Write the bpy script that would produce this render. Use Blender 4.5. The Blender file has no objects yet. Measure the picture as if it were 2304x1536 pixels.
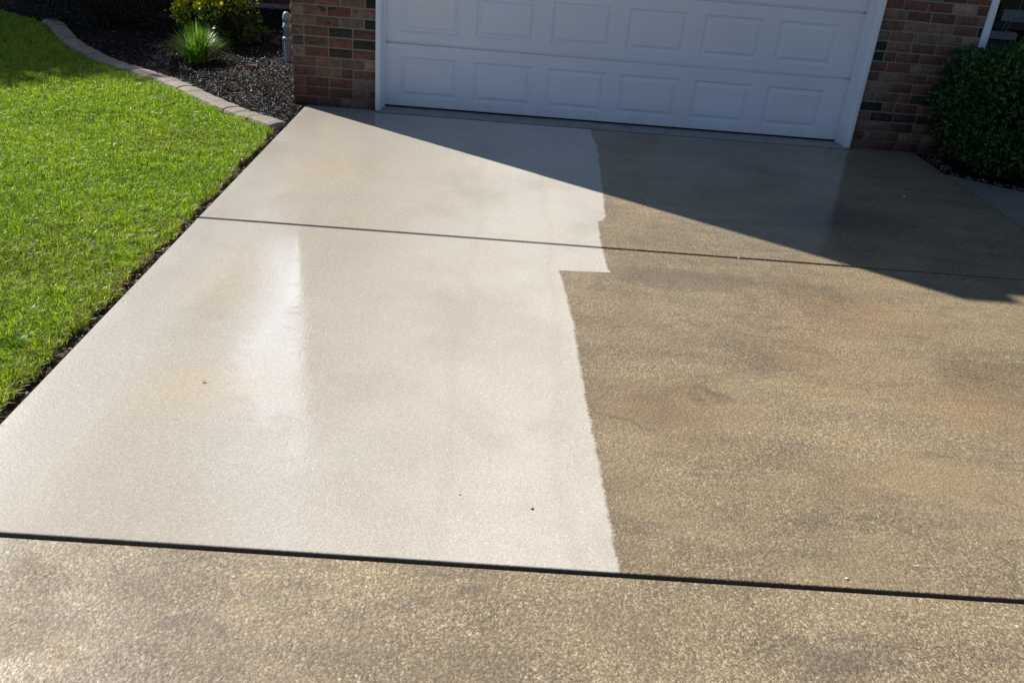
import bpy, bmesh, math, random
import numpy as np
from mathutils import Matrix, Vector
random.seed(7); rng = np.random.default_rng(11)
S = bpy.context.scene; C = S.collection
R = math.radians

# ------------------------------------------------------------ camera
cam = bpy.data.cameras.new("camera"); co = bpy.data.objects.new("camera", cam); C.objects.link(co)
cam.sensor_width = 36; cam.lens = 36*1990.54/2304; cam.clip_start = .05; cam.clip_end = 600
p_, yw_, rl_ = .47969316, .02963816, .08588107
f_ = Vector((math.sin(yw_)*math.cos(p_), math.cos(yw_)*math.cos(p_), -math.sin(p_)))
r_ = f_.cross(Vector((0, 0, 1))).normalized(); u_ = r_.cross(f_)
r2 = r_*math.cos(rl_)+u_*math.sin(rl_); u2 = -r_*math.sin(rl_)+u_*math.cos(rl_)
co.matrix_world = Matrix(((r2.x, u2.x, -f_.x, 0), (r2.y, u2.y, -f_.y, 0), (r2.z, u2.z, -f_.z, 1.8261), (0, 0, 0, 1)))
S.camera = co
S.render.resolution_x = 1024; S.render.resolution_y = 682
# ------------------------------------------------------------ sky and sun
SUN_EL = R(41.2); SD = Vector((-.805*math.cos(SUN_EL), .593*math.cos(SUN_EL), math.sin(SUN_EL))).normalized()
w = bpy.data.worlds.new("World"); S.world = w; w.use_nodes = True
nt = w.node_tree; bg = nt.nodes['Background']
sky = nt.nodes.new('ShaderNodeTexSky'); sky.sky_type = 'NISHITA'; sky.sun_disc = False
sky.sun_elevation = SUN_EL; sky.sun_rotation = math.atan2(-.805, .593); sky.air_density = 1.0; sky.dust_density = .5; sky.ozone_density = 4.5
# bright cloud added to the unseen sky for the glare in the wet slab
def wn(t, **k):
    x = nt.nodes.new(t)
    for a, b in k.items(): setattr(x, a, b)
    return x
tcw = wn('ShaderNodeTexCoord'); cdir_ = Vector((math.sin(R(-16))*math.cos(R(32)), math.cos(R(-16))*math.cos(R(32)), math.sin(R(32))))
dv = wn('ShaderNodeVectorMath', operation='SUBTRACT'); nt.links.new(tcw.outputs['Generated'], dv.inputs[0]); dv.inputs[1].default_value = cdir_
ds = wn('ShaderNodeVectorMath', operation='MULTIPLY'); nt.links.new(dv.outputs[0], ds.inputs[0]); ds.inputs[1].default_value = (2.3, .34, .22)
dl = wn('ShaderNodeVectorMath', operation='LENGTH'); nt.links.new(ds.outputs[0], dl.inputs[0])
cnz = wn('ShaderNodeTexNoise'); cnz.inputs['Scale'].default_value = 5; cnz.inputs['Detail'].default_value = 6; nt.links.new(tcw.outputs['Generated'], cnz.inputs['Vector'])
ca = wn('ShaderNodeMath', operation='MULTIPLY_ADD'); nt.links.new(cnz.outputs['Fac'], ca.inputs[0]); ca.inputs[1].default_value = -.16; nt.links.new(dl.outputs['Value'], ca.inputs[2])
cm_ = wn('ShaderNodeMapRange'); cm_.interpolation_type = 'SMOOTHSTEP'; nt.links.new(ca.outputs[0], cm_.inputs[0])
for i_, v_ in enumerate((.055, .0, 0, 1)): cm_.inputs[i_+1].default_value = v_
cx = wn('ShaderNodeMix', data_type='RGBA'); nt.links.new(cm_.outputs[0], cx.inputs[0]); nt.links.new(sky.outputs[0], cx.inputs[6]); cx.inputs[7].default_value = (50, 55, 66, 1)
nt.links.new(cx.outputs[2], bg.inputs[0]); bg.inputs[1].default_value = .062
sl = bpy.data.lights.new("sun", 'SUN'); sl.energy = 5.0; sl.angle = R(.5); sl.color = (1, .945, .87)
so = bpy.data.objects.new("sun", sl); C.objects.link(so); so.rotation_euler = SD.to_track_quat('Z', 'Y').to_euler(); so.location = (-10, 8, 12)
S.view_settings.view_transform = 'Standard'; S.view_settings.look = 'None'; S.view_settings.gamma = 1
S.view_settings.exposure = .40

# ------------------------------------------------------------ helpers
def tag(o, label=None, cat=None, group=None, kind=None):
    if label: o['label'] = label
    if cat: o['category'] = cat
    if group: o['group'] = group
    if kind: o['kind'] = kind
    return o
def empty(name, loc, label, cat, group=None):
    o = bpy.data.objects.new(name, None); C.objects.link(o); o.location = loc
    return tag(o, label, cat, group)
def link(name, me, mat, parent=None, smooth=False):
    o = bpy.data.objects.new(name, me); C.objects.link(o)
    for m in (mat if isinstance(mat, (list, tuple)) else [mat]): me.materials.append(m)
    if parent:
        o.parent = parent
        pl = parent.location if parent.type == 'EMPTY' else (Vector(parent.location)+(Vector(parent.parent.location) if parent.parent else Vector()))
        o.location = -Vector(pl)     # geometry is written in world coordinates
    if smooth: me.polygons.foreach_set('use_smooth', [True]*len(me.polygons))
    return o
def np_mesh(name, V, F, mat, parent=None, col=None, smooth=False):
    """V (n,3), F (m,k) int array, col (n,3) point colours"""
    me = bpy.data.meshes.new(name); V = np.asarray(V, np.float32)
    me.vertices.add(len(V)); me.vertices.foreach_set('co', V.ravel())
    Fs = F if isinstance(F, list) else [F]
    lv = np.concatenate([np.asarray(f).ravel() for f in Fs]).astype(np.int32)
    tot = np.concatenate([np.full(len(f), f.shape[1]) for f in Fs]).astype(np.int32)
    st = np.concatenate([[0], np.cumsum(tot)[:-1]]).astype(np.int32)
    me.loops.add(len(lv)); me.loops.foreach_set('vertex_index', lv)
    me.polygons.add(len(tot)); me.polygons.foreach_set('loop_start', st); me.polygons.foreach_set('loop_total', tot)
    if col is not None:
        a = me.color_attributes.new('tint', 'FLOAT_COLOR', 'POINT')
        c = np.ones((len(V), 4), np.float32); c[:, :3] = col; a.data.foreach_set('color', c.ravel())
    me.update(calc_edges=True); me.validate()
    return link(name, me, mat, parent, smooth)
def bm_obj(name, bm, mat, parent=None, smooth=False):
    bmesh.ops.recalc_face_normals(bm, faces=bm.faces)
    me = bpy.data.meshes.new(name); bm.to_mesh(me); bm.free()
    return link(name, me, mat, parent, smooth)
def add_box(bm, x0, x1, y0, y1, z0, z1, bev=0, seg=2):
    vs = [bm.verts.new((x, y, z)) for x in (x0, x1) for y in (y0, y1) for z in (z0, z1)]
    fs = [bm.faces.new([vs[i] for i in q]) for q in ((0, 1, 3, 2), (4, 6, 7, 5), (0, 4, 5, 1), (2, 3, 7, 6), (0, 2, 6, 4), (1, 5, 7, 3))]
    if bev:
        es = list({e for f in fs for e in f.edges})
        bmesh.ops.bevel(bm, geom=es, offset=bev, segments=seg, affect='EDGES', profile=.5)
def box(name, x0, x1, y0, y1, z0, z1, mat, parent=None, bev=0):
    bm = bmesh.new(); add_box(bm, x0, x1, y0, y1, z0, z1, bev); return bm_obj(name, bm, mat, parent)
def lathe(bm, prof, cx, cy, n=20, cap=True):
    rings = []
    for r, z in prof:
        rings.append([bm.verts.new((cx+r*math.cos(2*math.pi*k/n), cy+r*math.sin(2*math.pi*k/n), z)) for k in range(n)])
    for a, b in zip(rings, rings[1:]):
        for k in range(n): bm.faces.new((a[k], a[(k+1) % n], b[(k+1) % n], b[k]))
    if cap: bm.faces.new(rings[0][::-1]); bm.faces.new(rings[-1])
def tube(bm, pts, rad, n=6):
    pts = [Vector(p) for p in pts]; rings = []
    for i, p in enumerate(pts):
        d = (pts[min(i+1, len(pts)-1)]-pts[max(i-1, 0)]).normalized()
        a = d.orthogonal().normalized(); b = d.cross(a)
        r = rad[i] if isinstance(rad, (list, tuple)) else rad
        rings.append([bm.verts.new(p+(a*math.cos(2*math.pi*k/n)+b*math.sin(2*math.pi*k/n))*r) for k in range(n)])
    for a, b in zip(rings, rings[1:]):
        for k in range(n): bm.faces.new((a[k], a[(k+1) % n], b[(k+1) % n], b[k]))
    bm.faces.new(rings[0][::-1]); bm.faces.new(rings[-1])

# ---- material helper
class M:
    def __init__(s, name, rough=.7, col=(.5, .5, .5), spec=.5):
        s.m = bpy.data.materials.new(name); s.m.use_nodes = True; s.t = s.m.node_tree; s.b = s.t.nodes['Principled BSDF']
        s.b.inputs['Roughness'].default_value = rough; s.b.inputs['Base Color'].default_value = (*col, 1)
        s.b.inputs['Specular IOR Level'].default_value = spec
        s.geo = None
    def n(s, t, **k):
        x = s.t.nodes.new(t)
        for a, b in k.items(): setattr(x, a, b)
        return x
    def L(s, a, b): s.t.links.new(a, b)
    def pos(s):
        if not s.geo: s.geo = s.n('ShaderNodeNewGeometry')
        return s.geo.outputs['Position']
    def val(s, x, sock):
        if hasattr(x, 'links') or hasattr(x, 'is_linked'): s.L(x, sock)
        else: sock.default_value = x
    def math(s, op, a, b=0., c=None, clamp=False):
        x = s.n('ShaderNodeMath', operation=op, use_clamp=clamp); s.val(a, x.inputs[0]); s.val(b, x.inputs[1])
        if c is not None: s.val(c, x.inputs[2])
        return x.outputs[0]
    def scale(s, v, sc):
        x = s.n('ShaderNodeVectorMath', operation='MULTIPLY'); s.L(v, x.inputs[0]); x.inputs[1].default_value = sc; return x.outputs[0]
    def noise(s, scale, detail=3, rough=.5, vec=None, dist=0, out='Fac'):
        x = s.n('ShaderNodeTexNoise'); x.inputs['Scale'].default_value = scale; x.inputs['Detail'].default_value = detail
        x.inputs['Roughness'].default_value = rough; x.inputs['Distortion'].default_value = dist
        s.L(vec if vec is not None else s.pos(), x.inputs['Vector']); return x.outputs[out]
    def vor(s, scale, vec=None, feature='F1'):
        x = s.n('ShaderNodeTexVoronoi', feature=feature); x.inputs['Scale'].default_value = scale
        s.L(vec if vec is not None else s.pos(), x.inputs['Vector']); return x
    def ramp(s, fac, stops, interp='LINEAR'):
        x = s.n('ShaderNodeValToRGB'); cr = x.color_ramp; cr.interpolation = interp
        while len(cr.elements) < len(stops): cr.elements.new(.5)
        for e, (p, c) in zip(cr.elements, stops):
            e.position = p; e.color = (*c, 1) if isinstance(c, tuple) else (c, c, c, 1)
        s.L(fac, x.inputs[0]); return x.outputs[0]
    def mix(s, f, a, b, mode='MIX'):
        x = s.n('ShaderNodeMix', data_type='RGBA', blend_type=mode)
        s.val(f, x.inputs[0])
        for v, i in ((a, 6), (b, 7)):
            if isinstance(v, tuple): x.inputs[i].default_value = (*v, 1)
            else: s.L(v, x.inputs[i])
        return x.outputs[2]
    def mr(s, v, a, b, c=0., d=1., sm=False):
        x = s.n('ShaderNodeMapRange'); x.clamp = True
        if sm: x.interpolation_type = 'SMOOTHSTEP'
        s.val(v, x.inputs[0])
        for i, k in enumerate((a, b, c, d)): x.inputs[i+1].default_value = k
        return x.outputs[0]
    def bump(s, h, strength, dist=.01, normal=None):
        x = s.n('ShaderNodeBump'); x.inputs['Distance'].default_value = dist; s.L(h, x.inputs['Height']); s.val(strength, x.inputs['Strength'])
        if normal is not None: s.L(normal, x.inputs['Normal'])
        return x.outputs[0]
    def set(s, k, v): s.val(v, s.b.inputs[k])
    def tint(s):
        x = s.n('ShaderNodeVertexColor'); x.layer_name = 'tint'; return x.outputs[0]

# ---- wet concrete with a pressure washed part and a dirty part
BD = [(2.04, .447), (2.23, .435), (2.566, .426), (2.882, .407), (3.419, .395), (3.75, .385), (4.021, .373), (4.25, .355), (4.385, .341), (4.389, .625), (4.44, .612),
      (4.763, .604), (5.193, .618), (5.2, .640), (5.30, .672), (5.7, .690), (6.117, .705), (6.4, .722), (6.697, .733), (7.0, .745), (7.25, .727), (7.6, .737)]
def concrete(name, washed=True):
    m = M(name); P = m.pos()
    sep = m.n('ShaderNodeSeparateXYZ'); m.L(P, sep.inputs[0]); X, Y = sep.outputs[0], sep.outputs[1]
    # boundary x as a function of y, with the scalloped teeth left by the cleaning wand
    if washed:
        fc = m.n('ShaderNodeFloatCurve'); cu = fc.mapping.curves[0]
        pts = [((y-2)/6, x) for y, x in BD]; pts = [(0, .447)]+pts+[(1, .737)]
        while len(cu.points) < len(pts): cu.points.new(.5, .5)
        for q, (a, b) in zip(cu.points, pts): q.location = (a, b); q.handle_type = 'VECTOR'
        fc.mapping.update()
        m.L(m.mr(Y, 2, 8), fc.inputs['Value'])
        yn = m.math('ADD', Y, m.math('MULTIPLY', m.noise(9, 2), .05))
        saw = m.math('PINGPONG', yn, .013)
        teeth = m.math('MULTIPLY', saw, m.mr(m.noise(3.1, 1), .35, .65, .0, .75))
        irr = m.math('MULTIPLY', m.math('SUBTRACT', m.noise(14, 4, .65), .5), .034)
        xb = m.math('ADD', m.math('ADD', fc.outputs[0], teeth), irr)
        d = m.math('SUBTRACT', xb, X)
        clean = m.mr(d, -.008, .006)
        clean = m.math('MULTIPLY', clean, m.mr(Y, 2.04, 2.045))
    else: clean = None
    # aggregate
    wob = m.n('ShaderNodeVectorMath', operation='MULTIPLY_ADD'); m.L(m.noise(60, 2, .5, out='Color'), wob.inputs[0]); wob.inputs[1].default_value = (.008, .008, .008); m.L(P, wob.inputs[2])
    v1 = m.vor(96, wob.outputs[0]); v2 = m.vor(210, wob.outputs[0])
    c1 = m.n('ShaderNodeSeparateColor'); m.L(v1.outputs['Color'], c1.inputs[0])
    c2 = m.n('ShaderNodeSeparateColor'); m.L(v2.outputs['Color'], c2.inputs[0])
    stone = m.ramp(c1.outputs[0], [(0, (.035, .028, .020)), (.15, (.13, .10, .065)), (.45, (.26, .205, .125)), (.78, (.45, .365, .235)), (.92, (.66, .58, .44)), (1, (.98, .93, .82))])
    fines = m.ramp(c2.outputs[1], [(0, (.05, .04, .025)), (.35, (.17, .135, .085)), (.75, (.33, .265, .17)), (1, (.70, .62, .47))])
    agg = m.mix(m.math('MULTIPLY', m.mr(v1.outputs['Distance'], .25, .6, 1, 0), m.mr(m.noise(7, 3, .6), .35, .62, .35, 1)), fines, stone)
    # dirty tone: long smears, blotches, rust
    sx = m.scale(P, (.6, 2.2, 1))
    sm1 = m.noise(1.6, 9, .7, sx, .3); sm2 = m.noise(3.4, 9, .74, m.scale(P, (.6, 1.5, 1)), .5)
    base = m.ramp(sm1, [(.28, (.165, .128, .082)), (.42, (.245, .195, .122)), (.58, (.325, .26, .162)), (.75, (.225, .175, .108))])
    base = m.mix(m.mr(sm2, .50, .64, 0, .6), base, (.13, .115, .098))
    base = m.mix(m.mr(m.noise(.9, 3, .5, m.scale(P, (1, 1, 1)), .4), .56, .72, 0, .38), base, (.33, .185, .085))
    dirty = m.mix(m.mr(m.noise(2.6, 4, .6), .35, .62, .25, .52), base, agg)
    near = m.mr(Y, 2.042, 2.038, 0, 1)
    dirty = m.mix(m.math('MULTIPLY', near, .16), dirty, m.mix(1., agg, (1.25, 1.25, 1.25), 'MULTIPLY'))
    dirty = m.mix(1., dirty, (1.07, 1.03, .95), 'MULTIPLY')
    wv = m.n('ShaderNodeVectorMath', operation='MULTIPLY_ADD'); m.L(m.noise(2.6, 6, .65, out='Color'), wv.inputs[0]); wv.inputs[1].default_value = (.55, .55, 0); m.L(P, wv.inputs[2])
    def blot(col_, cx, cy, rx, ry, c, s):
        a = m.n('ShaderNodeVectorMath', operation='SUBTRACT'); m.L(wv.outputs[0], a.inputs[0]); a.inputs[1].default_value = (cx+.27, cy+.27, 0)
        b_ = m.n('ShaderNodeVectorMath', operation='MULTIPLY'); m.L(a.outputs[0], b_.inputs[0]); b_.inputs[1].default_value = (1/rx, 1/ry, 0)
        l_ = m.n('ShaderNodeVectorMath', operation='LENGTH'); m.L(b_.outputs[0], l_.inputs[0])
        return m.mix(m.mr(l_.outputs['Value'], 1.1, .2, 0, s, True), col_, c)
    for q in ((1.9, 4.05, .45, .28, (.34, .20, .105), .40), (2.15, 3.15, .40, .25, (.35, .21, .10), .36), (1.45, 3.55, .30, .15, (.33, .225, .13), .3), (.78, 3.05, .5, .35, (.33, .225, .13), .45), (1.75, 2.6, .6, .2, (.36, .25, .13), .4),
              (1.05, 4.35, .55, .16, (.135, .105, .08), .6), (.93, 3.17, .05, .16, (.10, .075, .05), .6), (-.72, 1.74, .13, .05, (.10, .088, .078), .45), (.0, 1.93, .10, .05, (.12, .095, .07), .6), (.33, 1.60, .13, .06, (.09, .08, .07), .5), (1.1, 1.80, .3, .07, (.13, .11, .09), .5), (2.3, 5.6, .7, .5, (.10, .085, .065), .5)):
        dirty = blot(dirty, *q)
    big = m.noise(.85, 9, .72, m.scale(P, (1.0, 1.25, 1)), .7)
    dirty = m.mix(1., dirty, m.ramp(big, [(.32, (.66, .64, .62)), (.5, (.96, .96, .96)), (.68, (1.10, 1.09, 1.06))]), 'MULTIPLY')
    # old tyre scuffs and hairlines
    rid = m.math('ABSOLUTE', m.math('SUBTRACT', m.noise(1.15, 5, .55, m.scale(P, (.6, 1.7, 1)), .8), .5))
    dirty = m.mix(m.math('MULTIPLY', m.mr(rid, .012, .002, 0, .38), m.mr(m.noise(1.9, 2), .5, .6, 0, 1)), dirty, (.10, .085, .065))
    dirty = m.mix(m.math('MULTIPLY', m.mr(m.noise(2.1, 3, .6, m.scale(P, (.5, 1, 1)), .6), .60, .72, 0, .5), m.mr(X, 1., 2., .2, 1)), dirty, (.40, .235, .11))
    if washed:
        # damp darker rim of loosened dirt beside the washed edge
        rim = m.math('MULTIPLY', m.mr(d, -.16, -.02, 0, 1), m.mr(m.noise(2.3, 4, .6), .42, .6, 0, .35))
        dirty = m.mix(rim, dirty, (.15, .12, .085))
        cb = m.noise(1.5, 8, .66, None, .3)
        ccol = m.ramp(cb, [(.34, (.51, .475, .405)), (.5, (.60, .56, .495)), (.66, (.64, .60, .535))])
        stain = m.math('MULTIPLY', m.mr(m.noise(1.7, 4, .6), .5, .7, 0, .45), m.mr(X, .2, -.9, 0, 1))
        ccol = m.mix(stain, ccol, (.46, .39, .265))
        ccol = m.mix(m.mr(X, .1, -.9, 0, .85), ccol, (.385, .35, .285))
        for q in ((-1.1, 2.95, .42, .3, (.47, .395, .27), .6), (-1.15, 5.75, .45, .5, (.48, .40, .28), .5), (-1.3, 3.95, .25, .35, (.45, .38, .265), .55), (-.55, 6.1, .4, .3, (.52, .44, .33), .4),
                  (-.3, 2.6, .5, .2, (.47, .44, .39), .5), (.1, 3.4, .3, .5, (.52, .475, .40), .4), (-1.35, 4.35, .22, .05, (.42, .34, .22), .5)):
            ccol = blot(ccol, *q)
        # faint overlapping passes of the washer
        pas = m.math('PINGPONG', m.math('ADD', X, m.math('MULTIPLY', m.noise(1.1, 2), .25)), .21)
        ccol = m.mix(m.mr(pas, 0, .04, .22, 0), ccol, (.45, .41, .34))
        ccol = m.mix(.13, ccol, m.mix(1., agg, (1.35, 1.35, 1.4), 'MULTIPLY'))
        spk = m.ramp(m.noise(190, 2, .7), [(.34, (.62, .60, .57)), (.5, (1, 1, 1)), (.66, (1.22, 1.2, 1.16))])
        ccol = m.mix(.55, ccol, spk, 'MULTIPLY')
        col = m.mix(clean, dirty, ccol)
    else: col = m.mix(.6, dirty, (.30, .285, .27))
    grime = m.ramp(m.noise(75, 4, .75), [(.3, (.66, .64, .61)), (.52, (1, 1, 1)), (.7, (1.25, 1.22, 1.17))])
    gm = m.mix(m.math('MULTIPLY_ADD', clean, -.55, .85) if clean is not None else .85, col, grime, 'MULTIPLY')
    m.set('Base Color', gm)
    m.b.inputs['Specular IOR Level'].default_value = .5
    m.set('Roughness', m.mr(X, -1.25, -1.6, .8, .5))
    h = m.math('ADD', m.math('MULTIPLY', m.noise(170, 3, .7), 1.0), m.math('MULTIPLY', v1.outputs['Distance'], -.8))
    hs = m.math('MULTIPLY_ADD', clean, -.42, .62) if clean is not None else .62
    nb = m.bump(h, hs, .004)
    m.L(nb, m.b.inputs['Normal'])
    # water film
    wet = m.noise(1.05, 4, .55, m.scale(P, (1.5, .8, 1)), .5)
    pud = m.mr(wet, .46, .56, 0, 1, True)
    left = m.mr(X, .3, -.7, 0, 1, True)
    rg = m.math('ADD', m.math('MULTIPLY_ADD', pud, -.08, .22), m.math('MULTIPLY', near, .22))
    rg = m.math('ADD', rg, m.math('MULTIPLY', m.math('SUBTRACT', m.noise(45, 3, .7), .5), .12))
    pband = m.math('MULTIPLY', m.mr(X, -1.38, -1.2, 0, 1), m.mr(X, -.1, -.3, 0, 1))
    rg = m.math('ADD', rg, m.math('MULTIPLY', pband, m.math('MULTIPLY_ADD', pud, -.05, -.03)))
    pool = m.math('MULTIPLY', m.math('MULTIPLY', m.mr(Y, 2.4, 4.1, .25, 1), m.mr(Y, 4.72, 4.60, 0, 1)), pband)
    pool = m.math('MULTIPLY', pool, m.mr(m.noise(5.0, 7, .7, m.scale(P, (1, 2.4, 1)), .8), .44, .52, 0, 1))
    rg = m.math('MULTIPLY', rg, m.math('MULTIPLY_ADD', pool, -.82, 1.0))
    rg = m.math('ADD', rg, m.math('MULTIPLY', m.mr(m.math('ADD', X, m.math('MULTIPLY', m.noise(2.2, 4), .5)), -1.35, -1.60, 0, 1), .24))
    m.set('Coat Roughness', m.math('MAXIMUM', rg, .06))
    m.set('Coat Weight', m.math('MULTIPLY', .85, m.mr(wet, .3, .5, .6, 1)))
    m.set('Coat IOR', m.math('ADD', m.mr(m.math('ADD', X, m.math('MULTIPLY', m.noise(3.2, 5, .65), .4)), -1.08, -1.38, 1.34, 1.62), m.math('MULTIPLY', m.math('MULTIPLY', near, m.mr(X, -.3, -1.0, 0, 1)), .10)))
    cn = m.bump(m.math('ADD', m.noise(38, 3, .6), m.math('MULTIPLY', h, .35)), m.math('MULTIPLY', m.math('MULTIPLY_ADD', pud, -.16, .26), m.math('ADD', m.math('MULTIPLY_ADD', pool, -.88, 1.), m.math('MULTIPLY', near, .7))), .004); m.L(cn, m.b.inputs['Coat Normal'])
    
    return m.m
CONC = concrete('wet_concrete'); WALK = concrete('path_concrete', False)

def plain_concrete(name, c0, c1, sc=20):
    m = M(name, .8); n1 = m.noise(sc, 5, .65)
    v = m.vor(160); cc = m.n('ShaderNodeSeparateColor'); m.L(v.outputs['Color'], cc.inputs[0])
    c = m.mix(n1, c0, c1); c = m.mix(.4, c, m.ramp(cc.outputs[0], [(0, (.35, .33, .3)), (.5, (.9, .9, .9)), (1, (1.5, 1.4, 1.3))]), 'MULTIPLY')
    c = m.mix(m.mr(m.noise(6, 5, .7), .5, .7, 0, .5), c, tuple(k*.5 for k in c0))
    m.set('Base Color', c); m.L(m.bump(m.noise(120, 4, .7), .7, .006), m.b.inputs['Normal']); return m.m
EDGE = plain_concrete('edging_concrete', (.17, .145, .115), (.40, .36, .29), 9)
LEDGE = plain_concrete('ledge_concrete', (.20, .20, .21), (.30, .30, .31), 12)
APRON = plain_concrete('apron_concrete', (.26, .245, .225), (.46, .44, .41), 8)

def paint(name, col, rough=.4):
    m = M(name, rough)
    c = m.mix(m.mr(m.noise(1.8, 5, .6), .35, .7, 0, .30), col, tuple(k*.80 for k in col))
    sepx = m.n('ShaderNodeSeparateXYZ'); m.L(m.pos(), sepx.inputs[0])
    dirt = m.math('MULTIPLY', m.mr(sepx.outputs[2], .22, 0, 0, .5), m.noise(14, 5, .7, m.scale(m.pos(), (1, 1, .3))))
    c = m.mix(dirt, c, (.24, .22, .19))
    m.set('Base Color', c)
    g = m.noise(55, 3, .6, m.scale(m.pos(), (.25, 1, 3.0)), 1.0)
    m.L(m.bump(g, .16, .0015), m.b.inputs['Normal']); return m.m
DOOR = paint('white_door_paint', (.94, .92, .98), .4); TRIM = paint('white_trim', (.90, .92, .97), .35)
SEAL = M('black_rubber', .6, (.012, .012, .013)).m

def felt():
    m = M('joint_felt', .95, (.03, .027, .025), .15)
    c = m.ramp(m.noise(90, 5, .75, m.scale(m.pos(), (.5, 2, 1))), [(.3, (.002, .002, .002)), (.62, (.006, .005, .0045)), (.88, (.07, .06, .05))])
    m.set('Base Color', c); m.L(m.bump(m.noise(140, 4, .75), .9, .006), m.b.inputs['Normal']); return m.m
FELT = felt()

def brick():
    m = M('brick', .85, spec=.25); t = m.tint()
    v = m.ramp(m.noise(24, 5, .7), [(.28, (.45, .42, .42)), (.5, (1, 1, 1)), (.72, (1.45, 1.4, 1.35))])
    c = m.mix(.8, t, v, 'MULTIPLY')
    c = m.mix(m.mr(m.noise(11, 4, .6, None, 1.5), .6, .68, 0, .35), c, (.42, .33, .27))
    c = m.mix(m.mr(m.noise(8, 4, .6, None, 1.2), .63, .7, 0, .8), c, (.03, .026, .025))
    sp = m.n('ShaderNodeSeparateXYZ'); m.L(m.pos(), sp.inputs[0])
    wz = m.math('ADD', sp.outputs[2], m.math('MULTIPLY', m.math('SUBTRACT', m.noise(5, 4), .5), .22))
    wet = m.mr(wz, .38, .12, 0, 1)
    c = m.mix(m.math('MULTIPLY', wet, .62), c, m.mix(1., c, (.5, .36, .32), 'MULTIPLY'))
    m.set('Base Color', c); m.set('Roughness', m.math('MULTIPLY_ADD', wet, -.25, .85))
    m.L(m.bump(m.noise(110, 4, .7), .6, .004), m.b.inputs['Normal']); return m.m
BRICK = brick()

def mortar():
    m = M('mortar', .9, spec=.2); c = m.mix(m.noise(30, 4, .7), (.21, .19, .155), (.34, .31, .26))
    sp = m.n('ShaderNodeSeparateXYZ'); m.L(m.pos(), sp.inputs[0])
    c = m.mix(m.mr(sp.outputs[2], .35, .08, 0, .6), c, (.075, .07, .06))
    m.set('Base Color', c); m.L(m.bump(m.noise(200, 3, .7), .8, .004), m.b.inputs['Normal']); return m.m
MORTAR = mortar()
def upper_brick(name, k=1.):
    m = M(name, .85, spec=.3); tc = m.pos()
    # wall plane coordinates: sum of x and y along the run, z up
    sp = m.n('ShaderNodeSeparateXYZ'); m.L(tc, sp.inputs[0]); cb = m.n('ShaderNodeCombineXYZ')
    m.L(m.math('ADD', sp.outputs[0], sp.outputs[1]), cb.inputs[0]); m.L(sp.outputs[2], cb.inputs[1])
    b = m.n('ShaderNodeTexBrick'); m.L(cb.outputs[0], b.inputs['Vector']); b.inputs['Scale'].default_value = 1
    b.inputs['Brick Width'].default_value = .2; b.inputs['Row Height'].default_value = .0816; b.inputs['Mortar Size'].default_value = .006
    b.inputs['Color1'].default_value = (.20*k, .075*k, .05*k, 1); b.inputs['Color2'].default_value = (.11*k, .05*k, .04*k, 1); b.inputs['Mortar'].default_value = (.25*k, .23*k, .20*k, 1)
    m.L(b.outputs[0], m.b.inputs['Base Color']); return m.m
UBRICK = upper_brick('upper_brick'); DBRICK = upper_brick('dark_brick', .12)  # second one: same brick, far darker, for the recess back wall
ROOF = M('roof_shingle', .9, (.05, .048, .046)).m
def glass():
    m = M('dark_window_glass', .05, (.006, .007, .01)); return m.m
GLASS = glass()
def soil(name, a, b, sc=30):
    m = M(name, .95, spec=.2); m.set('Base Color', m.mix(m.noise(sc, 5, .7), a, b)); m.L(m.bump(m.noise(60, 5, .8), 1, .03), m.b.inputs['Normal']); return m.m
SOIL = soil('soil', (.04, .025, .02), (.11, .07, .055))
LAWNB = soil('lawn_soil', (.016, .022, .007), (.035, .055, .012), 25)
MULB = soil('mulch_soil', (.004, .0035, .0035), (.016, .013, .012), 60)
FARG = soil('far_ground', (.03, .06, .012), (.06, .10, .02), 2)

def leafmat(name, trans=.35, rough=.45, spec=.4):
    m = M(name, rough, spec=spec); t = m.tint()
    hv = m.ramp(m.noise(40, 2), [(.3, (.75, .75, .75)), (.7, (1.25, 1.2, 1.1))]); t2 = m.mix(1., t, hv, 'MULTIPLY')
    m.set('Base Color', t2)
    tr = m.n('ShaderNodeBsdfTranslucent'); m.L(m.mix(1., t2, (1.35, 1.5, .7), 'MULTIPLY'), tr.inputs[0])
    ms = m.n('ShaderNodeMixShader'); ms.inputs[0].default_value = trans
    out = m.t.nodes['Material Output']; m.L(m.b.outputs[0], ms.inputs[1]); m.L(tr.outputs[0], ms.inputs[2]); m.L(ms.outputs[0], out.inputs[0])
    return m.m
GRASS = leafmat('grass_blade', .42, .36, .5); LEAF = leafmat('leaf', .3, .35, .5); DRY = leafmat('dry_leaf', .25, .6, .3)
def chipm():
    m = M('mulch_chip', .27, spec=.28); m.set('Base Color', m.tint()); m.L(m.bump(m.noise(150, 3, .7), .6, .003), m.b.inputs['Normal']); return m.m
CHIP = chipm()
BARK = soil('bark', (.05, .035, .025), (.12, .09, .065), 40)
PVC = M('grey_plastic_pipe', .38, (.28, .34, .42)).m

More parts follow.
